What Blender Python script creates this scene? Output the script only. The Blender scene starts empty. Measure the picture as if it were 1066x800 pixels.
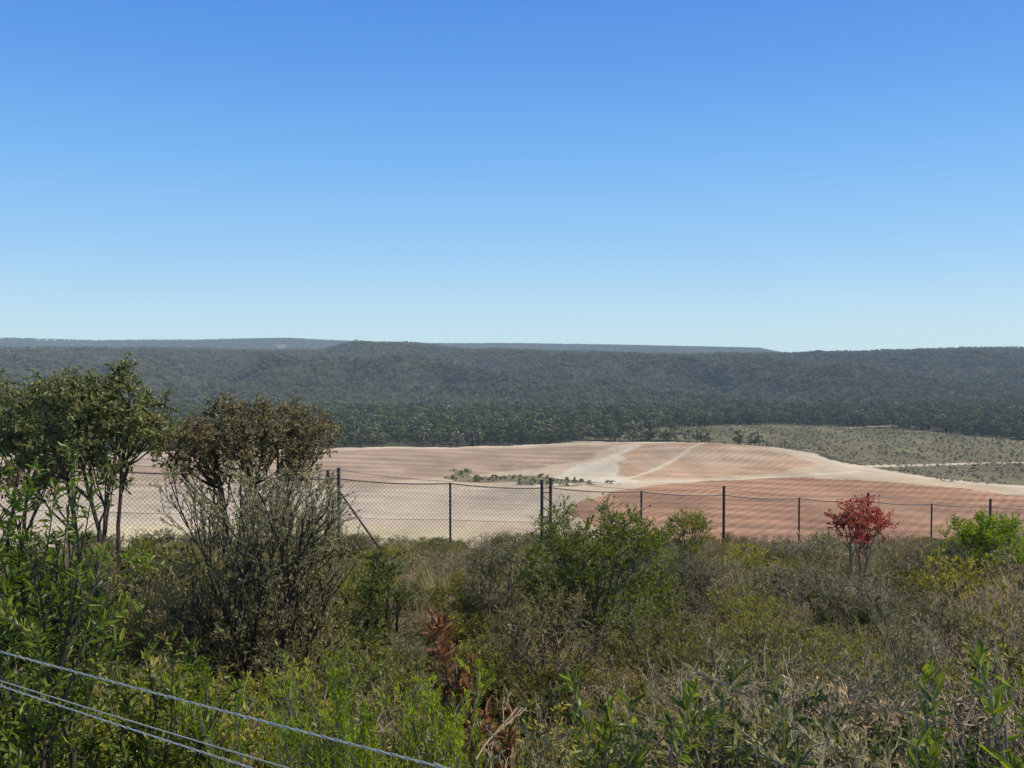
import bpy, math, random, time
import numpy as np
from mathutils import Vector
T0=time.time()
rng=np.random.default_rng(7)
random.seed(7)
scene=bpy.context.scene
F=1036.0; FLOOR=-95.0
# ------------------------------------------------------------------ noise
def vnoise(x,y,seed=0):
    xi=np.floor(x).astype(np.int64); yi=np.floor(y).astype(np.int64)
    xf=x-xi; yf=y-yi
    u=xf*xf*(3-2*xf); v=yf*yf*(3-2*yf)
    def h(a,b):
        n=(a*374761393+b*668265263+seed*1442695041)&0xffffffff
        n=((n^(n>>13))*1274126177)&0xffffffff
        n=(n^(n>>16))&0xffffffff
        return n/4294967295.0
    return (h(xi,yi)*(1-u)+h(xi+1,yi)*u)*(1-v)+(h(xi,yi+1)*(1-u)+h(xi+1,yi+1)*u)*v
def fbm(x,y,s,seed=0,o=4):
    a=0.5;t=0;tot=0;f=1.0/s
    for i in range(o):
        t=t+a*vnoise(x*f+i*17.3,y*f-i*9.1,seed+i); tot+=a; a*=.5; f*=2.03
    return t/tot
def sst(a,b,x):
    t=np.clip((x-a)/(b-a),0,1); return t*t*(3-2*t)
# ------------------------------------------------------------------ terrain height
RU=[-900,0,150,330,372,425,480,560,700,800,900,1000,1066,1900]
RV=[360,362,364,365,356,358,364,367,369,369,367,364,364,362]
FU=[-900,0,100,200,300,360,450,550,700,790,830,1000,1030,1066,1900]
FV=[352,352,355,354,352,355,358,358,361,363,371,369,362,361,358]
def image_column(x,y): return 533+F*x/np.maximum(y,1)  # image pixel column in which a ground point falls
def height(x,y):
    x=np.asarray(x,float); y=np.asarray(y,float)
    r=np.hypot(x,y)
    plane=-3.36-.1*y-.05*np.clip(x,-40,60)+1.75*np.exp(-(r/2.6)**2)
    plane=plane+ (fbm(x,y,2.5,3,3)-.5)*.35*sst(2,6,r)
    s=y-(30.5+.51*(x+5.1))
    sp=np.where(s>0,s,0)
    hill=plane-.33*sp*sp/(sp+6)
    fl=FLOOR+(fbm(x,y,140,5,3)-.5)*2.5
    def mound(cx,cy,sx,sy,a,rot=0):
        c,sn=math.cos(rot),math.sin(rot)
        dx=(x-cx)*c+(y-cy)*sn; dy=-(x-cx)*sn+(y-cy)*c
        return a*np.exp(-(dx/sx)**2-(dy/sy)**2)
    fl=fl+mound(165,905,85,70,9,-.3)+mound(60,640,100,26,-3)+mound(-120,690,120,30,-2)+mound(250,860,120,60,4)
    fl=fl+mound(-110,900,200,60,3)
    k=3.0
    m=np.maximum(hill,fl)
    base=m+k*np.exp(-np.abs(hill-fl)/k)*.5
    base=np.where(r<120,hill,base)
    u=image_column(x,y)
    yy=np.maximum(y,1)
    top=(365-np.interp(u,RU,RV))/F*np.minimum(yy,3000)-8
    n=fbm(x,y,520,11,4)-.5
    yw=y+n*700
    t=sst(1500,2850,yw)*.55+np.clip((yw-1500)/1350,0,1)*.45
    gull=np.abs(fbm(x+.30*y,y*.40,330,21,4)-.5)*2
    sm=np.sin(np.clip(t,0,1)*math.pi)
    relief=(.22-gull)*105*sm**.8+(fbm(x,y,110,23,3)-.5)*26*sm
    ridge=t*(top-FLOOR)+relief+ (fbm(x,y,240,31,3)-.5)*18*t+(fbm(x,y,80,33,2)-.5)*9*t
    back=sst(3000,4300,y)
    ridge=ridge*(1-.45*back)
    ftop=(365-np.interp(u,FU,FV))/F*6000-8-FLOOR
    tf=sst(4700,6000,y+ (fbm(x,y,900,41,3)-.5)*900)
    ridge=ridge*(1-tf)+tf*(ftop-30*np.abs(fbm(x,y,500,43,3)-.5)*2*(1-sst(5700,6000,y)))
    ridge=ridge-sst(6500,9000,y)*60
    return base+np.where(y>1200,ridge,0)
def H1(x,y): return float(height(np.array([x]),np.array([y]))[0])
# ------------------------------------------------------------------ plan-view land-use map of the valley floor
def plan(pts):   # image pixel coordinates (column, row) projected -> metres on the valley floor
    o=[]
    for a,b in pts:
        Y=-FLOOR*F/(b-365.0); o.append(((a-533)/F*Y,Y))
    return np.array(o)
def inside(poly,x,y):
    c=np.zeros(x.shape,bool); n=len(poly); j=n-1
    for i in range(n):
        xi,yi=poly[i]; xj,yj=poly[j]
        if abs(yj-yi)>1e-9:
            c^=((yi>y)!=(yj>y))&(x<(xj-xi)*(y-yi)/(yj-yi)+xi)
        j=i
    return c
def near_line(poly,x,y,w):
    m=np.zeros(x.shape,bool)
    for i in range(len(poly)-1):
        a=poly[i]; b=poly[i+1]; d=b-a; L=(d**2).sum()
        t=np.clip(((x-a[0])*d[0]+(y-a[1])*d[1])/L,0,1)
        m|=np.hypot(x-a[0]-t*d[0],y-a[1]-t*d[1])<w
    return m
P_CLEAR=plan([(-700,482),(-100,476),(60,472),(350,468.5),(470,466),(560,463),(640,461),(700,461),(752,465),(800,472),(850,480),(880,486),(960,494),(1066,503),(1300,520),(1900,560),(1900,800),(-1300,800),(-1300,500)])
P_FARFIELD=plan([(-200,486),(60,480),(345,472),(470,469),(620,466),(660,464),(640,472),(600,484),(470,497),(350,503),(100,506),(-300,512)])
P_SAND=plan([(590,488),(630,480),(655,474),(668,470),(645,484),(645,496),(670,503),(600,505),(575,499)])
P_MOUND=plan([(690,464),(735,466),(800,477),(850,486),(820,493),(740,497),(655,499),(640,488),(668,470)])
P_NEARRED=plan([(610,516),(700,503),(820,497),(900,500),(980,506),(1066,516),(1500,540),(1500,700),(1000,640),(850,585),(700,572),(640,558),(590,535)])
P_PINK=plan([(-300,512),(100,507),(350,505),(520,506),(610,516),(590,535),(560,545),(350,545),(0,548),(-400,560)])
P_STRAW=plan([(-500,560),(0,550),(350,546),(470,552),(540,562),(600,600),(600,700),(-500,700)])
P_VEG=[plan([(458,498),(472,490),(490,490),(498,498),(530,496),(560,495),(584,498),(560,501),(480,502)]),plan([(530,499),(560,496),(615,501),(650,503),(600,507),(540,504)])]
P_SCRUB=plan([(600,457),(700,445),(760,442),(850,443),(950,448),(1066,458),(1300,468),(1300,500),(1066,486),(970,487),(900,487),(870,482),(800,471),(752,464),(700,459)])
P_SCRUB2=plan([(915,488),(1000,485),(1066,482),(1300,480),(1500,530),(1300,520),(1066,507),(990,501)])
L_ROAD=[(plan([(1300,478),(1066,482),(970,486),(900,488),(880,487)]),4.5),(plan([(600,460),(640,461),(700,462),(760,468),(820,477),(880,487),(960,497),(1066,508),(1300,525)]),4.5),
        (plan([(652,499),(690,487),(735,473),(752,466)]),2.6),(plan([(560,505),(640,503),(760,500),(900,492)]),3.0),
        (plan([(350,507),(450,508),(560,506)]),3.0),(plan([(1066,443),(960,442),(880,446)]),3.5),(plan([(-300,500),(60,478),(345,470),(470,467),(600,462)]),3.0)]
def jit(x,y):
    k=y/900.
    return x+(fbm(x,y,16,51,3)-.5)*18*k, y+(fbm(x,y,30,52,3)-.5)*26*k
def landuse(x,y):
    x=np.asarray(x,float);y=np.asarray(y,float)
    jx,jy=jit(x,y)
    forest=np.array([.075,.072,.045])
    C=np.tile(forest,(x.size,1)); field=np.zeros(x.size)
    scr=inside(P_SCRUB,jx,jy); C[scr]=(.17,.15,.085)
    cl=inside(P_CLEAR,jx,jy); C[cl]=(.50,.39,.26)
    m=inside(P_FARFIELD,jx,jy)&cl; C[m]=(.38,.27,.185); field[m]=1.
    m=inside(P_PINK,jx,jy); C[m]=(.50,.41,.295); field[m]=.6
    m=inside(P_NEARRED,jx,jy); C[m]=(.38,.215,.13); field[m]=1.2
    m=inside(P_MOUND,jx,jy); C[m]=(.45,.30,.185); field[m]=.9
    m=inside(P_SAND,jx,jy); C[m]=(.56,.48,.355)
    m=inside(P_STRAW,jx,jy); C[m]=(.51,.43,.26)
    scr2=inside(P_SCRUB2,jx,jy); C[scr2]=(.17,.145,.085); field[scr2]=0
    veg=np.zeros(x.size,bool)
    for p in P_VEG: veg|=inside(p,jx,jy)
    C[veg]=(.20,.17,.10); field[veg]=0
    rd=np.zeros(x.size,bool)
    for p,w in L_ROAD: rd|=near_line(p,x+(jx-x)*.15,y+(jy-y)*.15,w)
    C[rd]=(.58,.48,.34); field[rd]=0
    n=fbm(x*1.6,y*.7,55,61,4); n2=fbm(x,y,18,63,3)
    k=(.64+.72*n)*(.85+.3*n2)
    C=C*k[:,None]
    p=sst(.45,.68,fbm(x*.8,y*.4,48,67,4))*(cl&~veg&~scr2)
    C=C*(1-.42*p[:,None])+np.array([.50,.41,.30])*.42*p[:,None]
    q=(np.hypot((x+1290),(y-5560)*.35)<30)|(np.hypot((x+1345),(y-5650)*.35)<16)
    C[q]=(.42,.27,.14)
    dens=np.where(cl,0,1.0); dens[scr]=.10; dens[scr2]=.0; dens[rd]=0; dens[q]=0
    return C,field,dens,scr,scr2,veg
# ------------------------------------------------------------------ helpers
def link(ob,parent=None):
    scene.collection.objects.link(ob)
    if parent: ob.parent=parent
    return ob
def mesh_np(name,V,faces_by_n,mats,matidx=None,attrs=None,smooth=False):
    me=bpy.data.meshes.new(name)
    V=np.asarray(V,np.float32); me.vertices.add(len(V)); me.vertices.foreach_set('co',V.ravel())
    loops=np.concatenate([f.ravel() for f in faces_by_n]).astype(np.int32)
    tot=np.concatenate([np.full(len(f),f.shape[1]) for f in faces_by_n]).astype(np.int32)
    st=np.concatenate([[0],np.cumsum(tot)[:-1]]).astype(np.int32)
    me.loops.add(len(loops)); me.polygons.add(len(tot))
    me.loops.foreach_set('vertex_index',loops)
    me.polygons.foreach_set('loop_start',st)
    if matidx is not None: me.polygons.foreach_set('material_index',np.asarray(matidx,np.int32))
    me.polygons.foreach_set('use_smooth',np.full(len(tot),smooth))
    for m in mats: me.materials.append(m)
    for k,(typ,a) in (attrs or {}).items():
        at=me.attributes.new(k,typ,'POINT')
        if typ=='FLOAT': at.data.foreach_set('value',np.asarray(a,np.float32).ravel())
        else: at.data.foreach_set('color',np.asarray(a,np.float32).ravel())
    me.update(calc_edges=True); me.validate()
    return me
class NT:
    def __init__(s,mat):
        mat.use_nodes=True; s.t=mat.node_tree; s.t.nodes.clear()
    def n(s,typ,ins=None,**kw):
        nd=s.t.nodes.new(typ)
        for k,v in kw.items(): setattr(nd,k,v)
        for k,v in (ins or {}).items():
            if isinstance(v,bpy.types.NodeSocket): s.t.links.new(v,nd.inputs[k])
            else: nd.inputs[k].default_value=v
        return nd
    def math(s,op,a,b=0.,c=None,clamp=False):
        d={0:a,1:b}
        if c is not None: d[2]=c
        return s.n('ShaderNodeMath',d,operation=op,use_clamp=clamp).outputs[0]
    def mix(s,f,a,b,bt='MIX'):
        nd=s.n('ShaderNodeMix',data_type='RGBA',blend_type=bt)
        for k,v in ((0,f),(6,a),(7,b)):
            if isinstance(v,bpy.types.NodeSocket): s.t.links.new(v,nd.inputs[k])
            else: nd.inputs[k].default_value=v if k==0 else (*v,1)
        return nd.outputs[2]
    def out(s,sh): s.n('ShaderNodeOutputMaterial',{0:sh})
HAZE_PAINT=(.31,.42,.57)
def painted_haze(N,sh,L=7400.,strg=.92):  # aerial perspective painted into the material: bluish emission growing with distance from origin
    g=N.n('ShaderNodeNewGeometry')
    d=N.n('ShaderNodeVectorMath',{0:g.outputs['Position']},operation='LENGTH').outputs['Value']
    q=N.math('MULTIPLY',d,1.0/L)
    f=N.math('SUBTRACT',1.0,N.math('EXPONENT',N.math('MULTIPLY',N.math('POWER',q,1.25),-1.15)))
    e=N.n('ShaderNodeEmission',{'Color':(*HAZE_PAINT,1),'Strength':strg}).outputs[0]
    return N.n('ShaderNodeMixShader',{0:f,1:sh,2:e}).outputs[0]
# ------------------------------------------------------------------ materials
def leaf_mat(name,ca,cb,trans=.3,rough=.6,spec=.2,var=.75):
    m=bpy.data.materials.new(name); N=NT(m)
    a=N.n('ShaderNodeAttribute',attribute_name='rnd').outputs['Fac']
    oi=N.n('ShaderNodeObjectInfo').outputs['Random']
    c=N.mix(a,ca,cb)
    v=N.math('MULTIPLY_ADD',oi,var,1.06-var/2)
    c2=N.n('ShaderNodeHueSaturation',{'Hue':N.math('MULTIPLY_ADD',oi,-.035,.514),'Saturation':1.06,'Value':v,'Color':c}).outputs[0]
    p=N.n('ShaderNodeBsdfPrincipled',{'Base Color':c2,'Roughness':rough,'Specular IOR Level':spec}).outputs[0]
    t=N.n('ShaderNodeBsdfTranslucent',{'Color':N.n('ShaderNodeHueSaturation',{'Saturation':1.1,'Value':1.8,'Color':c2}).outputs[0]}).outputs[0]
    N.out(N.n('ShaderNodeMixShader',{0:trans,1:p,2:t}).outputs[0]); return m
def bark_mat(name,ca,cb,sc=25):
    m=bpy.data.materials.new(name); N=NT(m)
    tc=N.n('ShaderNodeTexCoord').outputs['Object']
    no=N.n('ShaderNodeTexNoise',{'Vector':tc,'Scale':sc,'Detail':4.}).outputs[0]
    N.out(N.n('ShaderNodeBsdfDiffuse',{'Color':N.mix(no,ca,cb)}).outputs[0]); return m
def forest_mat(name,ca,cb):
    m=bpy.data.materials.new(name); N=NT(m)
    a=N.n('ShaderNodeAttribute',attribute_name='rnd').outputs['Fac']
    oi=N.n('ShaderNodeObjectInfo').outputs['Random']
    c=N.mix(oi,ca,cb)
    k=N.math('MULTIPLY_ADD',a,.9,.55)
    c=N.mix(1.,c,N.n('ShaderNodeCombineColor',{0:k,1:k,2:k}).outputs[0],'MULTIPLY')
    d=N.n('ShaderNodeBsdfDiffuse',{'Color':c}).outputs[0]
    N.out(painted_haze(N,d)); return m  # foliage colour plus the painted distance glow
def metal_mat(name,c,rough=.5,met=.6):
    m=bpy.data.materials.new(name); N=NT(m)
    tc=N.n('ShaderNodeTexCoord').outputs['Object']
    no=N.n('ShaderNodeTexNoise',{'Vector':tc,'Scale':9.,'Detail':4.}).outputs[0]
    N.out(N.n('ShaderNodeBsdfPrincipled',{'Base Color':N.mix(no,[v*.6 for v in c],[v*1.3 for v in c]),'Roughness':rough,'Metallic':met}).outputs[0]); return m
# ------------------------------------------------------------------ ground sheets
m_valley=bpy.data.materials.new('valley_earth'); N=NT(m_valley)
col=N.n('ShaderNodeAttribute',attribute_name='Cd').outputs['Color']
fld=N.n('ShaderNodeAttribute',attribute_name='field').outputs['Fac']
pos=N.n('ShaderNodeNewGeometry').outputs['Position']
mp=N.n('ShaderNodeMapping',{'Vector':pos,'Rotation':(0,0,math.radians(12))}).outputs[0]
w1=N.n('ShaderNodeTexWave',{'Vector':mp,'Scale':.011,'Distortion':14.,'Detail':4.,'Detail Scale':.2},bands_direction='Y').outputs['Fac']
mp2=N.n('ShaderNodeMapping',{'Vector':pos,'Rotation':(0,0,math.radians(-58))}).outputs[0]
w2=N.n('ShaderNodeTexWave',{'Vector':mp2,'Scale':.05,'Distortion':3.,'Detail':2.,'Detail Scale':.5},bands_direction='Y').outputs['Fac']
ns=N.n('ShaderNodeTexNoise',{'Vector':pos,'Scale':.25,'Detail':5.,'Roughness':.65}).outputs[0]
n3=N.n('ShaderNodeTexNoise',{'Vector':pos,'Scale':.012,'Detail':3.}).outputs[0]
w=N.math('ADD',N.math('MULTIPLY',w1,.62),N.math('MULTIPLY',w2,.38))
k=N.math('MULTIPLY',N.math('MULTIPLY',fld,N.math('MULTIPLY_ADD',n3,3.,-.8,clamp=True)),N.math('SUBTRACT',w,.5))
val=N.math('ADD',N.math('MULTIPLY_ADD',k,.50,.70),N.math('MULTIPLY',ns,.6))
cc=N.n('ShaderNodeHueSaturation',{'Value':val,'Color':col}).outputs[0]
d=N.n('ShaderNodeBsdfDiffuse',{'Color':cc}).outputs[0]
N.out(painted_haze(N,d))  # earth colour plus the painted distance glow
m_slope=bpy.data.materials.new('hillside_soil'); N=NT(m_slope)
pos=N.n('ShaderNodeNewGeometry').outputs['Position']
n1=N.n('ShaderNodeTexNoise',{'Vector':pos,'Scale':1.2,'Detail':6.}).outputs[0]
n2=N.n('ShaderNodeTexNoise',{'Vector':pos,'Scale':22.,'Detail':5.,'Roughness':.7}).outputs[0]
c=N.mix(n1,(.10,.08,.05),(.26,.20,.12)); c=N.mix(n2,c,(.13,.11,.065))
bp=N.n('ShaderNodeBump',{'Height':n2,'Strength':.8,'Distance':.05}).outputs[0]
N.out(N.n('ShaderNodeBsdfDiffuse',{'Color':c,'Normal':bp}).outputs[0])
ang=np.radians(np.linspace(-52,52,1000))
def sheet(name,R,mat,color):
    A,RR=np.meshgrid(ang,R)
    X=RR*np.sin(A); Y=RR*np.cos(A)
    Z=height(X.ravel(),Y.ravel())
    V=np.stack([X.ravel(),Y.ravel(),Z],1)
    nr,nc=len(R),len(ang)
    i=np.arange(nr*nc).reshape(nr,nc)
    Q=np.stack([i[:-1,:-1],i[:-1,1:],i[1:,1:],i[1:,:-1]],-1).reshape(-1,4)
    att={}
    if color:
        C,f,_,_,_,_=landuse(V[:,0],V[:,1])
        att={'Cd':('FLOAT_COLOR',np.concatenate([C,np.ones((len(C),1))],1)),'field':('FLOAT',f)}
    me=mesh_np(name,V,[Q[:,::-1]],[mat],attrs=att,smooth=True)
    return link(bpy.data.objects.new(name,me))
sheet('ground',np.concatenate([np.linspace(.05,60,110),np.linspace(64,400,40)]),m_slope,False)
depr=np.linspace(F*95/400.,F*95/1450.,330)
Rv=F*95/depr
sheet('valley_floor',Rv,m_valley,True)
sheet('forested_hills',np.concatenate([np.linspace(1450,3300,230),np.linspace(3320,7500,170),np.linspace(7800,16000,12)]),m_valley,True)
print('terrain',time.time()-T0)
# ------------------------------------------------------------------ plants
def unit(v): return v/np.maximum(np.linalg.norm(v,axis=-1,keepdims=True),1e-9)
def skeleton(rs,H,R,nstem,spread,lv,wig,trop,stemlen=.6,lean=(0,0),base=.05):
    br=[]; st=[]
    for i in range(nstem):
        az=2*math.pi*(i+rs.uniform(-.4,.4))/nstem; a=math.radians(spread)*(rs.uniform(.1,1) if i%3 else rs.uniform(0,.4))
        d=np.array([math.cos(az)*math.sin(a)+lean[0],math.sin(az)*math.sin(a)+lean[1],math.cos(a)])
        st.append((np.array([math.cos(az)*base*rs.uniform(0,1),math.sin(az)*base*rs.uniform(0,1),-.04]),d/np.linalg.norm(d),stemlen*rs.uniform(.75,1.05),0))
    nl=len(lv)
    while st:
        p,d,L,l=st.pop()
        ns=6 if l==0 else (4 if l<nl else 3)
        pts=[p]
        for k in range(ns):
            d=d+rs.normal(0,wig,3)+np.array([0,0,trop]); d/=np.linalg.norm(d)
            p=p+d*L/ns; pts.append(p)
        pts=np.array(pts); br.append((pts,l))
        if l<nl:
            nch,an,ra,tm=lv[l]
            nch=max(1,int(round(nch*rs.uniform(.75,1.25))))
            for c in range(nch):
                t=tm+(1-tm)*(c+rs.uniform(.2,1))/nch; t=min(t,1)
                f=t*ns; k=min(int(f),ns-1); q=pts[k]+(pts[k+1]-pts[k])*(f-k)
                dd=pts[k+1]-pts[k]; dd/=np.linalg.norm(dd)
                a=math.radians(an)*rs.uniform(.5,1.25)
                r=rs.normal(0,1,3); r-=dd*r.dot(dd); r/=np.linalg.norm(r)
                nd=dd*math.cos(a)+r*math.sin(a)
                st.append((q,nd,L*ra*rs.uniform(.7,1.2),l+1))
    allp=np.concatenate([b[0] for b in br])
    zs=H*.93/np.percentile(allp[:,2],97); rad=np.percentile(np.hypot(allp[:,0],allp[:,1]),90)
    xs=R/rad
    o=[]
    for b,l in br:
        q=b*np.array([xs,xs,zs])
        zn=q[:,2]/H; z0=.8; zr=1.02-z0
        zn=np.where(zn>z0,z0+zr*np.tanh((zn-z0)/zr),zn); q[:,2]=zn*H
        rn=np.hypot(q[:,0],q[:,1])/R; f=np.where(rn>.75,(.75+.4*np.tanh((rn-.75)/.4))/np.maximum(rn,1e-6),1.); q[:,0]*=f; q[:,1]*=f
        o.append((q,l))
    return o,nl
def crown_skeleton(rs,H,zb,rx,ry,nstem,ncl,ntw,twl,lean=(0.,0.),sep=.17,up=.35):
    """a few leaning stems forking to leaf clusters spread through a crown between zb and H"""
    br=[]
    zc=(H+zb)/2; hz=(H-zb)/2
    cl=[]; tries=0
    while len(cl)<ncl and tries<20000:
        tries+=1
        q=rs.uniform(-1,1,3); r=np.linalg.norm(q)
        if r>1 or r<.35: continue
        if q[2]<-.2 and rs.random()<.5: continue
        p=np.array([q[0]*rx+lean[0],q[1]*ry+lean[1],zc+q[2]*hz])
        if all(np.linalg.norm((p-c)/np.array([1,1,.8]))>sep for c in cl) or rs.random()<.02: cl.append(p)
    stems=[]
    for i in range(nstem):
        az=2*math.pi*(i+rs.uniform(-.3,.3))/nstem
        tip=np.array([math.cos(az)*rx*.45+lean[0],math.sin(az)*ry*.45+lean[1],zc+hz*rs.uniform(-.1,.35)])
        b0=np.array([math.cos(az)*.08,math.sin(az)*.08,-.05]); n=10; pts=[]
        off=rs.normal(0,.05*H**.5,2)
        for k in range(n+1):
            t=k/n; p=b0*(1-t)+tip*t; p[:2]=b0[:2]*(1-t**1.5)+tip[:2]*t**1.5
            p[:2]+=off*math.sin(t*math.pi)+rs.normal(0,.008*H**.5,2)
            pts.append(p)
        pts=np.array(pts); stems.append(pts); br.append((pts,0))
    for c in cl:
        s=min(stems,key=lambda s:np.linalg.norm(s[-1]-c))
        k=int(np.clip(np.searchsorted(s[:,2],c[2]-rs.uniform(.15,.3)*H),2,len(s)-1)); p0=s[k]
        n=5; pts=[]
        for j in range(n+1):
            t=j/n; p=p0*(1-t)+c*t; p[2]-=.10*math.sin(t*math.pi)*np.linalg.norm(c-p0); p+=rs.normal(0,.012,3)*(0<j<n)
            pts.append(p)
        pts=np.array(pts); br.append((pts,1))
        for q in range(ntw):
            st=pts[-1] if q%3 else pts[-2]
            d=unit(rs.normal(0,1,3)*np.array([1,1,.7])+np.array([0,0,up])); L=twl*rs.uniform(.5,1.2)
            w=[st]
            for j in range(3):
                d=unit(d+rs.normal(0,.25,3)); w.append(w[-1]+d*L/3)
            br.append((np.array(w),2))
    return br,2
def build_plant(name,seed,H,R,mats,nstem=6,spread=35,lv=((6,35,.5,.3),(6,40,.5,.3),(5,40,.5,.2)),wig=.12,trop=.06,
                r0=.02,leaf=(8,.03,.007,50),fancy=False,stemlen=.6,lean=(0,0),rr=.5,leafbias=.25,bare=0.,base=.05,twr=.0012,lvmin=None,skel=None):
    rs=np.random.default_rng(seed)
    br,nl=skel(rs) if skel else skeleton(rs,H,R,nstem,spread,lv,wig,trop,stemlen,lean,base)
    VB=[];FB=[];nv=0
    LP=[];LD=[]
    for pts,l in br:
        sides=6 if l==0 else 3
        ra=max(r0*(rr**l),twr); rb=max(r0*(rr**(l+1)),twr*.8)
        d=unit(np.diff(pts,axis=0)); d=np.vstack([d,d[-1:]])
        ref=np.array([.3,.2,.93]) if abs(d[0,2])<.8 else np.array([.95,.1,.2])
        u=unit(np.cross(d,ref)); v=np.cross(d,u)
        n=len(pts); rad=np.linspace(ra,rb,n)[:,None,None]
        th=np.linspace(0,2*math.pi,sides,endpoint=False)
        ring=pts[:,None,:]+rad*(u[:,None,:]*np.cos(th)[None,:,None]+v[:,None,:]*np.sin(th)[None,:,None])
        VB.append(ring.reshape(-1,3))
        i=np.arange(n*sides).reshape(n,sides)+nv
        j=np.roll(i,-1,axis=1)
        FB.append(np.stack([i[:-1],j[:-1],j[1:],i[1:]],-1).reshape(-1,4)); nv+=n*sides
        if l>=(nl if lvmin is None else lvmin) and rs.random()>=bare:
            k=max(1,int(leaf[0]*rs.uniform(.6,1.4)))
            t=rs.uniform(.15,1,k)*(n-1); t[0]=n-1.001
            ii=np.minimum(t.astype(int),n-2)
            LP.append(pts[ii]+(pts[ii+1]-pts[ii])*(t-ii)[:,None]); LD.append(d[ii])
    VB=np.concatenate(VB);FB=np.concatenate(FB)
    P=np.concatenate(LP);D=np.concatenate(LD);n=len(P)
    a=np.radians(leaf[3])*rs.uniform(.4,1.4,n)
    r=rs.normal(0,1,(n,3)); r=unit(r-D*(r*D).sum(1)[:,None])
    D=unit(D*np.cos(a)[:,None]+r*np.sin(a)[:,None]+np.array([0,0,leafbias]))
    L=leaf[1]*rs.uniform(.55,1.3,n)[:,None]; W=leaf[2]*rs.uniform(.7,1.2,n)[:,None]
    up=rs.normal(0,.75,(n,3))+np.array([0,0,.9])
    S=unit(np.cross(D,up)); Nn=np.cross(S,D)
    if fancy:
        vs=[P,P+D*L*.35-S*W*.48,P+D*L*.72-S*W*.4,P+D*L-Nn*L*.12,P+D*L*.72+S*W*.4,P+D*L*.35+S*W*.48,P+D*L*.35-Nn*W*.22,P+D*L*.72-Nn*W*.25-Nn*L*.03]
        tri=[(0,6,1),(2,7,3),(0,5,6),(7,4,3)]; qd=[(1,6,7,2),(6,5,4,7)]; K=8
    else:
        vs=[P,P+D*L*.5-S*W*.5,P+D*L,P+D*L*.5+S*W*.5-Nn*W*.1]; tri=[];qd=[(0,3,2,1)];K=4
    VL=np.stack(vs,1).reshape(-1,3)
    b=(np.arange(n)*K+len(VB))[:,None]
    QL=[b+np.array(q)[None] for q in qd]; TL=[b+np.array(t)[None] for t in tri]
    faces=[FB]+QL+TL
    mi=np.concatenate([np.zeros(len(FB))]+[np.ones(len(f)) for f in QL+TL])
    rn=np.concatenate([rs.random(len(VB)),np.repeat(np.clip(rs.normal(.5,.28,n),0,1),K)])
    return mesh_np(name,np.concatenate([VB,VL]),faces,mats,mi,{'rnd':('FLOAT',rn)})
def build_grass(name,seed,n,mats,h=1.,w=.012,R=.12):
    rs=np.random.default_rng(seed)
    az=rs.uniform(0,6.28,n); r=rs.uniform(0,R,n); L=h*rs.uniform(.35,1.05,n); ln=rs.uniform(.05,.55,n); a2=az+rs.normal(0,.6,n)
    t=np.array([0,.35,.7,1.])
    B=np.stack([r*np.cos(az),r*np.sin(az),np.zeros(n)],1)
    dirh=np.stack([np.cos(a2),np.sin(a2),np.zeros(n)],1); side=np.stack([-np.sin(a2),np.cos(a2),np.zeros(n)],1)
    rows=[]
    for tt in t:
        c=B+dirh*(ln*L*tt**1.8)[:,None]+np.array([0,0,1.])*(L*(tt-.2*ln*tt*tt))[:,None]
        ww=w*(1-.85*tt)*.5
        rows+= [c-side*ww,c+side*ww]
    V=np.stack(rows,1).reshape(-1,3); b=(np.arange(n)*8)[:,None]
    F_=np.concatenate([b+np.array([2*k,2*k+1,2*k+3,2*k+2])[None] for k in range(3)])
    return mesh_np(name,V,[F_],mats,np.zeros(len(F_)),{'rnd':('FLOAT',np.repeat(rs.random(n),8))})
def scatter(name,pts,scl,rot,idx,protos):
    col=bpy.data.collections.new(name+'_plants')
    for k,me in enumerate(protos):
        o=bpy.data.objects.new('%s_part_%02d'%(name,k),me); col.objects.link(o)
    me=bpy.data.meshes.new(name); me.vertices.add(len(pts)); me.vertices.foreach_set('co',np.asarray(pts,np.float32).ravel())
    a=me.attributes.new('scl','FLOAT_VECTOR','POINT'); a.data.foreach_set('vector',np.asarray(scl,np.float32).ravel())
    a=me.attributes.new('rot','FLOAT_VECTOR','POINT'); a.data.foreach_set('vector',np.asarray(rot,np.float32).ravel())
    a=me.attributes.new('idx','INT','POINT'); a.data.foreach_set('value',np.asarray(idx,np.int32))
    ob=link(bpy.data.objects.new(name,me))
    g=bpy.data.node_groups.new(name+'_nodes','GeometryNodeTree')
    g.interface.new_socket('Geometry',in_out='INPUT',socket_type='NodeSocketGeometry')
    g.interface.new_socket('Geometry',in_out='OUTPUT',socket_type='NodeSocketGeometry')
    gi=g.nodes.new('NodeGroupInput'); go=g.nodes.new('NodeGroupOutput')
    ci=g.nodes.new('GeometryNodeCollectionInfo'); ci.inputs['Collection'].default_value=col
    ci.inputs['Separate Children'].default_value=True; ci.inputs['Reset Children'].default_value=True
    ip=g.nodes.new('GeometryNodeInstanceOnPoints'); ip.inputs['Pick Instance'].default_value=True
    def na(n,t):
        x=g.nodes.new('GeometryNodeInputNamedAttribute'); x.data_type=t; x.inputs['Name'].default_value=n
        return [o for o in x.outputs if o.enabled and o.name=='Attribute'][0]
    g.links.new(gi.outputs[0],ip.inputs['Points']); g.links.new(ci.outputs[0],ip.inputs['Instance'])
    g.links.new(na('idx','INT'),ip.inputs['Instance Index'])
    g.links.new(na('rot','FLOAT_VECTOR'),ip.inputs['Rotation']); g.links.new(na('scl','FLOAT_VECTOR'),ip.inputs['Scale'])
    g.links.new(ip.outputs[0],go.inputs[0])
    md=ob.modifiers.new('scatter','NODES'); md.node_group=g
    return ob
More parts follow.
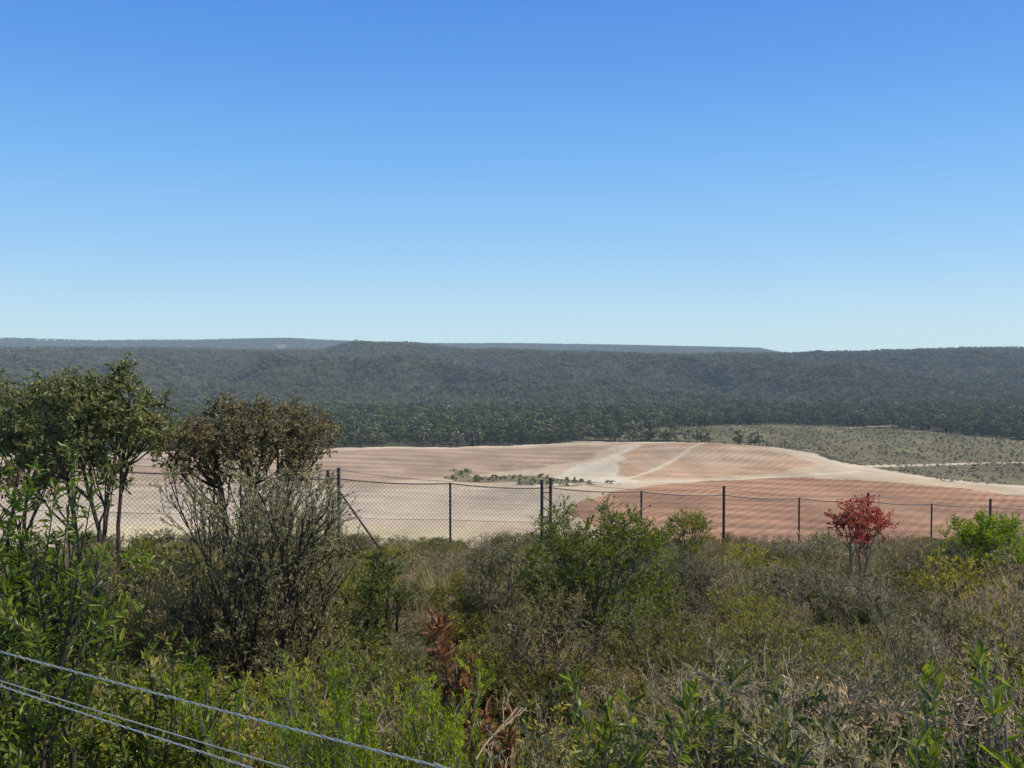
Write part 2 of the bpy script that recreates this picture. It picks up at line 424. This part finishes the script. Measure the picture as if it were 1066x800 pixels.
BK_GREY=bark_mat('grey_bark',(.12,.10,.075),(.30,.26,.20)); BK_DARK=bark_mat('dark_bark',(.045,.035,.028),(.14,.11,.085)); BK_DRY=bark_mat('dry_twig',(.20,.155,.10),(.42,.335,.24))
LF_OLIVE=leaf_mat('olive_leaf',(.14,.13,.045),(.29,.26,.09))
LF_GREY=leaf_mat('grey_green_leaf',(.15,.15,.07),(.29,.275,.145))
LF_YEL=leaf_mat('yellow_green_leaf',(.14,.15,.028),(.34,.33,.07))
LF_BUSH=leaf_mat('bush_green_leaf',(.075,.10,.02),(.24,.26,.05),var=.1)
LF_DARK=leaf_mat('dark_green_leaf',(.04,.06,.02),(.11,.14,.038))
LF_BRIGHT=leaf_mat('bright_green_leaf',(.12,.18,.025),(.26,.32,.055),trans=.4)
LF_LIME=leaf_mat('lime_leaf',(.19,.24,.03),(.38,.43,.06),trans=.4)
LF_GLOSS=leaf_mat('glossy_leaf',(.04,.07,.015),(.16,.20,.035),rough=.4,spec=.35,trans=.35)
LF_BROWN=leaf_mat('brown_leaf',(.12,.06,.03),(.28,.16,.08))
LF_DRY=leaf_mat('dry_leaf',(.27,.205,.115),(.44,.35,.205))
LF_RED=leaf_mat('red_leaf',(.26,.055,.04),(.38,.22,.11))
LF_EUC=leaf_mat('eucalyptus_leaf',(.055,.075,.025),(.19,.195,.075),rough=.45,spec=.3)
LF_EUCB=leaf_mat('bronze_eucalyptus_leaf',(.12,.105,.05),(.25,.215,.11),rough=.5)
LF_STRAW=leaf_mat('straw_grass',(.40,.32,.17),(.60,.50,.29))
fine=((6,34,.55,.2),(6,38,.55,.2),(4,40,.5,.2)); two=((6,36,.55,.15),(6,40,.5,.15))
def dome(name,seed,mats,leaf,ncl=44,ntw=9,rx=.52,zb=.12,twl=.17,**k):
    return build_plant(name,seed,0,0,mats,leaf=leaf,r0=.014,rr=.5,skel=lambda rs:crown_skeleton(rs,.93,zb,rx,rx,6,ncl,ntw,twl,sep=.09,up=.7),**k)
protos=[
 build_plant('scrub_a',1,1.,.58,[BK_GREY,LF_OLIVE],7,48,fine,leaf=(10,.034,.009,45),r0=.010),
 build_plant('scrub_b',2,1.,.65,[BK_GREY,LF_OLIVE],8,52,fine,leaf=(10,.030,.009,50),r0=.010),
 build_plant('scrub_c',3,1.,.45,[BK_GREY,LF_GREY],7,32,fine,leaf=(10,.036,.007,35),r0=.009,trop=.1),
 build_plant('scrub_d',4,1.,.60,[BK_DRY,LF_GREY],7,46,fine,leaf=(7,.030,.008,45),r0=.010,twr=.0016),
 build_plant('scrub_e',5,1.,.58,[BK_DRY,LF_DRY],7,44,fine,leaf=(5,.028,.008,55),r0=.008,bare=.35,twr=.0018),
 build_plant('scrub_f',6,1.,.55,[BK_DRY,LF_DRY],7,40,fine,leaf=(3,.026,.008,60),r0=.007,bare=.55,twr=.0018,wig=.16),
 build_plant('scrub_g',7,1.,.56,[BK_GREY,LF_YEL],7,42,fine,leaf=(11,.034,.009,40),r0=.010),
 build_plant('scrub_h',8,1.,.52,[BK_DARK,LF_DARK],8,40,fine,leaf=(9,.038,.012,50),r0=.010),
 build_plant('scrub_i',9,1.,.45,[BK_GREY,LF_GREY],6,28,((6,28,.55,.3),(6,30,.5,.2)),leaf=(5,.035,.009,50),r0=.008,bare=.3,twr=.002,wig=.15),
 build_grass('scrub_j',10,110,[LF_STRAW],1.,.008,.16),
 build_plant('scrub_k',11,1.,.60,[BK_GREY,LF_OLIVE],8,50,two,leaf=(13,.055,.017,50),r0=.010,twr=.003),
 build_plant('scrub_l',12,1.,.62,[BK_DRY,LF_GREY],8,50,two,leaf=(11,.055,.016,50),r0=.010,twr=.004),
 build_plant('scrub_m',13,1.,.60,[BK_DRY,LF_DRY],8,46,two,leaf=(7,.05,.015,55),r0=.008,twr=.004,bare=.3),
 build_plant('scrub_n',14,1.,.55,[BK_GREY,LF_YEL],8,46,two,leaf=(13,.055,.018,45),r0=.010,twr=.003),
 build_plant('scrub_o',15,1.,.50,[BK_DARK,LF_DARK],8,42,two,leaf=(12,.055,.02,45),r0=.010,twr=.003),
 dome('scrub_p',16,[BK_GREY,LF_OLIVE],(12,.036,.011,55)),
 dome('scrub_q',17,[BK_GREY,LF_GREY],(12,.034,.010,55),zb=.2),
 dome('scrub_r',18,[BK_DARK,LF_YEL],(12,.036,.012,55)),
 dome('scrub_s',19,[BK_DRY,LF_DRY],(6,.034,.010,60),twr=.0022,ntw=11),
]
print('protos',time.time()-T0)
def fence_y(x): return 29+.51*(x+5.1)
n=2250
a=np.radians(rng.uniform(-38,38,n)); r=np.sqrt(rng.uniform(5.2**2,50**2,n))
X=r*np.sin(a);Y=r*np.cos(a)
n=280; a=np.radians(rng.uniform(-36,36,n)); r=rng.uniform(4.6,12,n); X=np.append(X,r*np.sin(a)); Y=np.append(Y,r*np.cos(a))
side=(X/Y)
nearfree=(Y<6.3)&((side<0.02)|((side>.06)&(side<.24))|(side>.44))
keep=(Y<fence_y(X)+4)&(Y>4.6)&~nearfree
X,Y,side=X[keep],Y[keep],side[keep]
slope=np.interp(Y,[4,6,8,10,15,20,30,40],[.47,.42,.36,.318,.255,.225,.198,.19])
left=np.clip((-side-.12)*2.6,0,1)
cap=3.36+.05*X+.1*Y-slope*Y
vr=rng.beta(1.7,1.6,len(X))
hh=np.maximum(cap,.45)*(.38+.95*vr)*(1+.3*left*(Y<14))
hh*=np.where((rng.random(len(X))<.08)&(Y>9),1.45,1.)
inview=(side>.0)&(side<.19)&(Y>8)&(Y<14.5)
hh=np.where(inview,np.minimum(hh,np.maximum(cap*.85,.4)),hh)
patch=fbm(X,Y,3.2,75,2)
idx=[]
for x_,y_,s_,p_ in zip(X,Y,side,patch):
    r_=rng.random()
    if s_<-.12: pr=[.13,.11,.08,.04,.02,.01,.09,.12,.04,.05 if y_>12 else 0,.14,.08,.13,.01]
    elif s_<.15: pr=[.12,.10,.08,.07,.05,.04,.08,.05,.04,.04,.14,.09,.12,.04]
    else: pr=[.07,.06,.08,.10,.11,.08,.05,.03,.06,.08,.10,.12,.07,.09]
    if y_<8: pr[4]*=.5; pr[5]*=.3
    pr=np.array(pr)
    if p_>.56: pr[[0,1,6,10,12]]*=2.4
    if p_<.44: pr[[4,5,8,9,13]]*=2.2
    pr/=pr.sum(); q=min(int(np.searchsorted(np.cumsum(pr),r_)),13)
    if q>9: q+=5
    elif y_>17: q={0:10,1:10,2:11,3:11,4:12,5:12,6:13,7:14,8:11,9:9}[q]
    idx.append(q)
idx=np.array(idx)
Z=height(X,Y)-.03
w_=rng.uniform(.9,1.25,len(X))
wd=np.maximum(hh,.35*hh+.62)*w_
scl=np.stack([wd,wd,hh],1)
rot=np.stack([rng.normal(0,.1,len(X)),rng.normal(0,.1,len(X)),rng.uniform(0,6.28,len(X))],1)
scatter('heath_scrub',np.stack([X,Y,Z],1),scl,rot,idx,protos)
# ------------------------------------------------------------------ individually recognisable plants
def plant(name,seed,x,y,ztop,R,mats,*a,**k):
    g=H1(x,y); H=ztop-g
    me=build_plant(name,seed,H,R,mats,*a,**k)
    o=bpy.data.objects.new(name,me); o.location=(x,y,g-.03); return link(o)
def gum(name,seed,x,y,ztop,zbot,rx,ry,mats,nstem,ncl,lean=(0,0),leaf=(11,.078,.033,70),ntw=13,twl=.27,r0=.038,fancy=True,sep=.17,up=.35,leafbias=-.15,twr=.003,**k):
    g=H1(x,y)
    me=build_plant(name,seed,0,0,mats,leaf=leaf,r0=r0,rr=.42,fancy=fancy,twr=twr,leafbias=leafbias,
        skel=lambda rs:crown_skeleton(rs,ztop-g-.1,zbot-g,rx,ry,nstem,ncl,ntw,twl,lean,sep,up),**k)
    o=bpy.data.objects.new(name,me); o.location=(x,y,g-.03); return link(o)
gum('eucalyptus_tree',21,-5.0,12.,-.10,-1.55,.98,1.0,[BK_DARK,LF_EUC],4,54,lean=(-.05,0))
gum('eucalyptus_tree',25,-3.72,14.2,-.62,-1.8,1.36,1.3,[BK_DARK,LF_EUCB],6,84,leaf=(11,.07,.028,70))
gum('eucalyptus_tree',27,-6.75,12.8,-.25,-2.0,1.15,1.1,[BK_DARK,LF_EUC],5,56)
den=((7,34,.52,.15),(7,38,.5,.2),(5,40,.48,.2))
plant('tea_tree',31,-2.45,10.,-1.08,1.08,[BK_DARK,LF_GREY],9,42,((8,32,.52,.25),(7,36,.5,.2),(5,38,.45,.2)),leaf=(16,.042,.013,45),r0=.028,wig=.09,trop=.05,stemlen=.8,twr=.0016,base=.12)
bsh=dict(fancy=False,sep=.14,up=.8,leafbias=.2,twr=.002,r0=.025)
gum('tea_tree',32,1.30,14.8,-2.12,-4.5,1.22,1.2,[BK_GREY,LF_BUSH],9,125,leaf=(15,.052,.020,50),ntw=15,twl=.30,**bsh)
gum('tea_tree',33,.45,11.5,-2.72,-4.2,.85,.85,[BK_GREY,LF_OLIVE],8,60,leaf=(13,.042,.013,50),ntw=13,twl=.26,**bsh)
gum('tea_tree',34,1.8,12.3,-3.1,-4.4,.8,.8,[BK_GREY,LF_YEL],8,60,leaf=(13,.042,.013,50),ntw=13,twl=.26,**bsh)
gum('tea_tree',35,-1.65,13.,-2.5,-4.0,.4,.4,[BK_DARK,LF_DARK],4,26,leaf=(13,.05,.02,60),ntw=12,twl=.22,**bsh)
gum('tea_tree',36,-3.9,9.,-2.0,-3.6,.8,.8,[BK_GREY,LF_OLIVE],8,54,leaf=(13,.042,.013,50),ntw=13,twl=.24,**bsh)
gum('tea_tree',38,-.2,17.,-3.15,-4.5,.7,.7,[BK_GREY,LF_GREY],7,46,leaf=(12,.05,.015,50),ntw=12,twl=.24,**bsh)
gum('tea_tree',39,4.75,27.,-4.35,-5.6,.7,.7,[BK_GREY,LF_YEL],7,40,leaf=(11,.07,.024,50),ntw=12,twl=.26,**bsh)
gum('tea_tree',40,3.4,19.,-3.75,-5.0,.8,.8,[BK_GREY,LF_GREY],7,50,leaf=(11,.05,.016,50),ntw=12,twl=.26,**bsh)
gum('red_leaved_shrub',41,7.75,22.,-3.1,-4.3,.58,.6,[BK_GREY,LF_RED],3,34,leaf=(8,.085,.038,65),ntw=9,twl=.26,r0=.03)
gum('green_shrub',42,11.3,23.5,-3.8,-5.6,1.05,1.05,[BK_GREY,LF_BRIGHT],8,60,leaf=(12,.09,.03,50),ntw=12,twl=.32,**bsh)
bt=((8,28,.45,.2),(7,32,.5,.2))
plant('bottlebrush_shrub',51,-1.0,5.15,-1.60,.74,[BK_GREY,LF_LIME],20,52,bt,leaf=(38,.036,.007,50),r0=.012,trop=.1,twr=.0015,base=.2)
plant('bottlebrush_shrub',52,-.42,5.0,-1.72,.55,[BK_GREY,LF_LIME],16,50,bt,leaf=(38,.036,.007,50),r0=.012,trop=.1,twr=.0015,base=.2)
wt=((6,38,.5,.25),(6,44,.5,.2)); wk=dict(fancy=True,twr=.002,leafbias=.02,trop=.02)
plant('wattle_shrub',61,-2.9,5.4,-.5,.60,[BK_DARK,LF_GLOSS],9,36,wt,leaf=(19,.075,.019,60),r0=.02,**wk)
plant('wattle_shrub',62,-2.45,4.9,-1.05,.65,[BK_DARK,LF_GLOSS],9,42,wt,leaf=(19,.075,.019,60),r0=.02,**wk)
plant('wattle_shrub',63,-3.85,7.6,-1.3,.85,[BK_DARK,LF_DARK],10,40,wt,leaf=(20,.07,.024,60),r0=.02,**wk)
plant('wattle_shrub',64,-1.85,5.3,-1.72,.6,[BK_DARK,LF_GLOSS],9,40,wt,leaf=(20,.065,.016,60),r0=.016,**wk)
plant('banksia_shrub',71,-.25,6.3,-1.62,.26,[BK_GREY,LF_BROWN],5,20,((6,34,.3,.45),),leaf=(24,.10,.034,55),r0=.014,fancy=True,twr=.003,stemlen=.8,lvmin=1,leafbias=0)
bk=((5,34,.32,.4),)
bkk=dict(r0=.012,fancy=True,twr=.003,lvmin=1,leafbias=.05)
plant('banksia_shrub',72,.62,4.9,-1.62,.42,[BK_GREY,LF_GLOSS],7,34,bk,leaf=(24,.105,.026,55),**bkk)
plant('banksia_shrub',73,1.0,5.0,-1.7,.42,[BK_GREY,LF_DARK],6,34,bk,leaf=(24,.105,.026,55),**bkk)
plant('banksia_shrub',74,2.32,4.5,-1.38,.42,[BK_GREY,LF_GLOSS],7,34,bk,leaf=(22,.12,.03,55),**bkk)
print('plants',time.time()-T0)
# ------------------------------------------------------------------ distant forest
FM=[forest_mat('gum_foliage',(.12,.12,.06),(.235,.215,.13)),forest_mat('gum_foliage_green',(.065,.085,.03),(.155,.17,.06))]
TB=bark_mat('gum_trunk',(.08,.07,.055),(.16,.14,.11),2)
def far_tree(name,seed,fm,H=10.,flat=1.):
    rs=np.random.default_rng(seed)
    V=[];Fq=[];rn=[];mi=[]
    th=np.linspace(0,6.283,5,endpoint=False)
    for z,rad in ((0,.2),(H*.5,.12),(H*.8,.05)):
        V.append(np.stack([rad*np.cos(th),rad*np.sin(th),np.full(5,z)],1))
    for k in range(2):
        for i in range(5): Fq.append((k*5+i,k*5+(i+1)%5,k*5+5+(i+1)%5,k*5+5+i)); mi.append(0)
    rn+= [.5]*15; nv=15
    nc=rs.integers(7,12)
    for c in range(nc):
        az=rs.uniform(0,6.28); z=H*rs.uniform(.28,.92); rr_=rs.uniform(.2,1)**.6*H*.30
        if c==0: rr_=H*.05; z=H*.86
        cc=np.array([rr_*math.cos(az),rr_*math.sin(az),z]); cr=H*rs.uniform(.11,.20)
        m=28
        d=unit(rs.normal(0,1,(m,3))); p=cc+d*cr*rs.uniform(.6,1.,(m,1))*np.array([1,1,.75*flat])
        nn=unit(d*1.3+rs.normal(0,.4,(m,3))); a_=unit(np.cross(nn,rs.normal(0,1,(m,3)))); b_=np.cross(nn,a_)
        s=H*.052*rs.uniform(.6,1.3,(m,1))
        q=np.stack([p-a_*s,p-b_*s*.7,p+a_*s,p+b_*s*.7],1).reshape(-1,3)
        V.append(q); bse=nv+np.arange(m)*4
        for i in bse: Fq.append((i,i+1,i+2,i+3)); mi.append(1)
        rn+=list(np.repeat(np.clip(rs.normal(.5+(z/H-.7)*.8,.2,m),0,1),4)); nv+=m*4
    return mesh_np(name,np.concatenate(V),[np.array(Fq)],[TB,fm],mi,{'rnd':('FLOAT',rn)})
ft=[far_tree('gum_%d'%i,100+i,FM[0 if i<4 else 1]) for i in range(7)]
def sector(n,y0,y1,half=36):
    a=np.radians(rng.uniform(-half,half,n)); r=np.sqrt(rng.uniform(y0**2,y1**2,n))
    return r*np.sin(a),r*np.cos(a)
X1,Y1=sector(80000,930,3350); X2,Y2=sector(38000,5100,6700)
X=np.concatenate([X1,X2]);Y=np.concatenate([Y1,Y2])
_,_,dens,scr,scr2,veg=landuse(X,Y)
dens=dens*np.where(Y>1500,np.where(Y>4500,.9,.40+.75*fbm(X,Y,60,81,3)),.55+.6*fbm(X,Y,45,82,3))
keep=rng.random(len(X))<dens
X,Y,scrk=X[keep],Y[keep],scr[keep]
s=rng.uniform(.65,1.3,len(X))*np.where(Y>4500,1.25,1.); s=np.where(scrk,s*.35,s)
s=np.where((Y<1500)&~scrk,s*rng.uniform(.9,1.75,len(s)),s)
w=rng.uniform(.9,1.4,len(X))
idx=rng.integers(0,4,len(X)); sel=rng.random(len(X))<.12; idx[sel]=5
dk=(Y<1600+260*(fbm(X,Y,200,91,2)-.5))&~scrk; dsel=dk&(rng.random(len(X))<.85); idx[dsel]=rng.integers(4,7,dsel.sum())
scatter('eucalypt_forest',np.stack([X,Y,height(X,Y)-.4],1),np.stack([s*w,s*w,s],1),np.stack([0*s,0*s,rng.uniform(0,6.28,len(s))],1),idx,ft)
X,Y=sector(60000,600,1400)
_,_,_,scr,scr2,veg=landuse(X,Y)
p=np.where(scr,.34,0)+np.where(scr2,.45,0)+np.where(veg,.35,0)
p=p*np.where(veg,1,.3+1.3*fbm(X,Y,40,85,3))
keep=rng.random(len(X))<p; X,Y,vg=X[keep],Y[keep],veg[keep]
s=rng.uniform(.08,.24,len(X)); s=np.where(vg,s*1.7,s)
ftb=[far_tree('bush_%d'%i,150+i,FM[0 if i else 1],10.,1.3) for i in range(3)]
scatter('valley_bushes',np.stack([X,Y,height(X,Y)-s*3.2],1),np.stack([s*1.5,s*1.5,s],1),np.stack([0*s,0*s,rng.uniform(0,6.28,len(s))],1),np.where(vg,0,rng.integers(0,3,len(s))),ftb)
print('forest',time.time()-T0)
# ------------------------------------------------------------------ chain link fence
M_FENCE=metal_mat('dark_steel',(.06,.058,.055),.6,.3); M_WIRE=metal_mat('galvanised_wire',(.46,.44,.40),.75,0.); M_MESH=metal_mat('chain_wire',(.12,.115,.11),.5,.4)
def rods(name,segs,mat,parent,sides=6):
    V=[];Q=[];E=[];nv=0
    th=np.linspace(0,2*math.pi,sides,endpoint=False)
    for p0,p1,r in segs:
        p0=np.array(p0,float);p1=np.array(p1,float); d=(p1-p0)/np.linalg.norm(p1-p0)
        ref=np.array([0,0,1.]) if abs(d[2])<.9 else np.array([1.,0,0])
        u=np.cross(d,ref);u/=np.linalg.norm(u);v=np.cross(d,u)
        c=r*(u[None]*np.cos(th)[:,None]+v[None]*np.sin(th)[:,None])
        V+= [p0+c,p1+c]; i=np.arange(sides); j=(i+1)%sides
        Q.append(np.stack([nv+i,nv+j,nv+sides+j,nv+sides+i],1))
        E.append(nv+sides+np.arange(sides)[None]); nv+=2*sides
    fs=[np.concatenate(Q)]+[np.concatenate(E)]
    me=mesh_np(name,np.concatenate(V),fs,[mat])
    o=bpy.data.objects.new(name,me); return link(o,parent)
fence=link(bpy.data.objects.new('chain_link_fence',None))
D=np.array([.8908,.4543]); P0=np.array([-5.07,29.0])
def fp(t): q=P0+D*t; return q
def gz(t):  return -6.0-.1*t
posts=[]; span=3.55; HT=2.25
for k in range(-6,14):
    t=k*span; tall=(k%2==0); q=fp(t); z0=gz(t)
    top=z0+HT+(.32 if tall else .02)
    r_=.05 if tall else .034
    posts.append(((q[0],q[1],z0-.4),(q[0],q[1],top),r_))
    if k in (0,2):
        q2=fp(t-.32); posts.append(((q2[0],q2[1],z0-.4),(q2[0],q2[1],top-.05),.05))
        for zz in (.5,1.3,2.1): posts.append(((q2[0],q2[1],z0+zz),(q[0],q[1],z0+zz),.015))
    if tall and k in(0,6,-4):
        q3=fp(t+1.45); posts.append(((q[0],q[1],z0+1.9),(q3[0],q3[1],z0-.2),.03))
rods('posts',posts,M_FENCE,fence,8)
segs=[]
for k in range(-6,13):
    for h0,r_ in ((HT,.02),(HT*.5,.006),(.1,.006)):
        ps=[]
        for j in range(7):
            f=j/6; t=(k+f)*span; q=fp(t); sag=.07*4*f*(1-f) if h0>2 else .03*4*f*(1-f)
            ps.append((q[0],q[1],gz(t)+h0-sag))
        segs+=[(ps[j],ps[j+1],r_) for j in range(6)]
for k in range(-6,12,2):
    ps=[]
    for j in range(9):
        f=j/8; t=(k+2*f)*span; q=fp(t); ps.append((q[0],q[1],gz(t)+HT+.26-.2*4*f*(1-f)))
    segs+=[(ps[j],ps[j+1],.007) for j in range(8)]
rods('strand_wires',segs,M_FENCE,fence,4)
segs=[]; t=-6*span-HT; t1=13*span+HT; step=.13; hz=HT-.03
while t<t1:
    for sg in (1,-1):
        ta,tb=t,t+sg*hz
        if tb>t1-HT or tb<-6*span or ta>t1-HT or ta<-6*span: continue
        off=.006*sg
        nn=5; pp=[]
        for j in range(nn+1):
            f=j/nn; tt=ta+(tb-ta)*f; qq=fp(tt); ph=(tt/span)%1
            pp.append((qq[0],qq[1]+off,gz(tt)+.02+hz*f-.07*4*ph*(1-ph)*f))
        segs+=[(pp[j],pp[j+1],.0042) for j in range(nn)]
    t+=step
rods('chain_mesh',segs,M_MESH,fence,3)
wf=link(bpy.data.objects.new('wire_fence',None))
def strand(a,b,tw,r_,sag,n=260,pitch=.09):
    a=np.array(a);b=np.array(b);t=np.linspace(0,1,n)[:,None]
    c=a+(b-a)*t; c[:,2]-=(sag*4*t*(1-t))[:,0]
    L=np.linalg.norm(b-a); d=(b-a)/L; u=np.cross(d,[0,0,1.]);u/=np.linalg.norm(u);v=np.cross(d,u)
    out=[]
    for ph in ((0,math.pi) if tw else (0,)):
        w_=2*math.pi*t*L/pitch+ph
        p=c+(tw*(u*np.cos(w_)+v*np.sin(w_)) if tw else 0)
        out+=[(p[i],p[i+1],r_) for i in range(n-1)]
    return out
def on(x): return 3.26-.59*(x+1.68)
xa,xb=-2.6,1.6
rods('top_strand',strand((xa,on(xa),-.985),(xb,on(xb),-.985),.0020,.0018,.02),M_WIRE,wf,5)
rods('second_strand',strand((xa,on(xa),-1.07),(xb,on(xb),-1.10),0,.0018,.03,60),M_WIRE,wf,5)
rods('third_strand',strand((xa,on(xa),-1.075),(xb,on(xb),-1.16),.0018,.0016,.03),M_WIRE,wf,5)
pk=[]
for x_ in (xa,xb):
    y_=on(x_); g=H1(x_,y_)
    pk+=[((x_,y_+.02,g-.2),(x_,y_+.02,-.9),.018),((x_-.015,y_+.02,g-.2),(x_-.015,y_+.02,-.9),.01)]
rods('picket',pk,M_FENCE,wf,3)
# ------------------------------------------------------------------ light, sky, camera
EL,AZ=math.radians(46),math.radians(84)
sv=Vector((math.sin(AZ)*math.cos(EL),math.cos(AZ)*math.cos(EL),math.sin(EL)))
sl=bpy.data.lights.new('sun','SUN'); sl.energy=5.; sl.angle=math.radians(.5); sl.color=(1,.93,.81)
so=link(bpy.data.objects.new('sun',sl)); so.rotation_euler=sv.to_track_quat('Z','Y').to_euler()
W=bpy.data.worlds.new('World'); scene.world=W; W.use_nodes=True; nt=W.node_tree; nt.nodes.clear()
sk=nt.nodes.new('ShaderNodeTexSky'); sk.sky_type='NISHITA'; sk.sun_disc=False; sk.sun_elevation=EL; sk.sun_rotation=AZ
sk.air_density=1.; sk.dust_density=.6; sk.ozone_density=2.; sk.altitude=300
tc=nt.nodes.new('ShaderNodeTexCoord'); sp=nt.nodes.new('ShaderNodeSeparateXYZ'); nt.links.new(tc.outputs['Generated'],sp.inputs[0])
cr=nt.nodes.new('ShaderNodeValToRGB'); nt.links.new(sp.outputs['Z'],cr.inputs[0])
els=cr.color_ramp.elements
SK=[(0.,(.56,.78,.88)),(.03,(.50,.74,.90)),(.09,(.34,.62,.93)),(.17,(.21,.50,.93)),(.25,(.125,.375,.88)),(.34,(.075,.28,.79)),(.6,(.035,.13,.42)),(1.,(.025,.08,.27))]
els[0].position=SK[0][0]; els[0].color=(*SK[0][1],1); els[1].position=1.; els[1].color=(*SK[-1][1],1)
for p_,c_ in SK[1:-1]:
    e=els.new(p_); e.color=(*c_,1)
sc_=nt.nodes.new('ShaderNodeVectorMath'); sc_.operation='SCALE'; sc_.inputs['Scale'].default_value=1/.13; nt.links.new(cr.outputs[0],sc_.inputs[0])
mx=nt.nodes.new('ShaderNodeMix'); mx.data_type='RGBA'; mx.inputs[0].default_value=.87
nt.links.new(sk.outputs[0],mx.inputs[6]); nt.links.new(sc_.outputs[0],mx.inputs[7])
bg=nt.nodes.new('ShaderNodeBackground'); bg.inputs['Strength'].default_value=.13
wo=nt.nodes.new('ShaderNodeOutputWorld')
nt.links.new(mx.outputs[2],bg.inputs[0]); nt.links.new(bg.outputs[0],wo.inputs[0])
cam=bpy.data.cameras.new('camera'); cam.lens=35; cam.sensor_width=36; cam.clip_end=40000; cam.clip_start=.05
co=link(bpy.data.objects.new('camera',cam)); co.location=(0,0,0); co.rotation_euler=(math.radians(90)-math.atan(35/F),0,0)
scene.camera=co
scene.view_settings.view_transform='Standard'; scene.view_settings.look='None'; scene.view_settings.exposure=0; scene.view_settings.gamma=1
print('done',time.time()-T0)
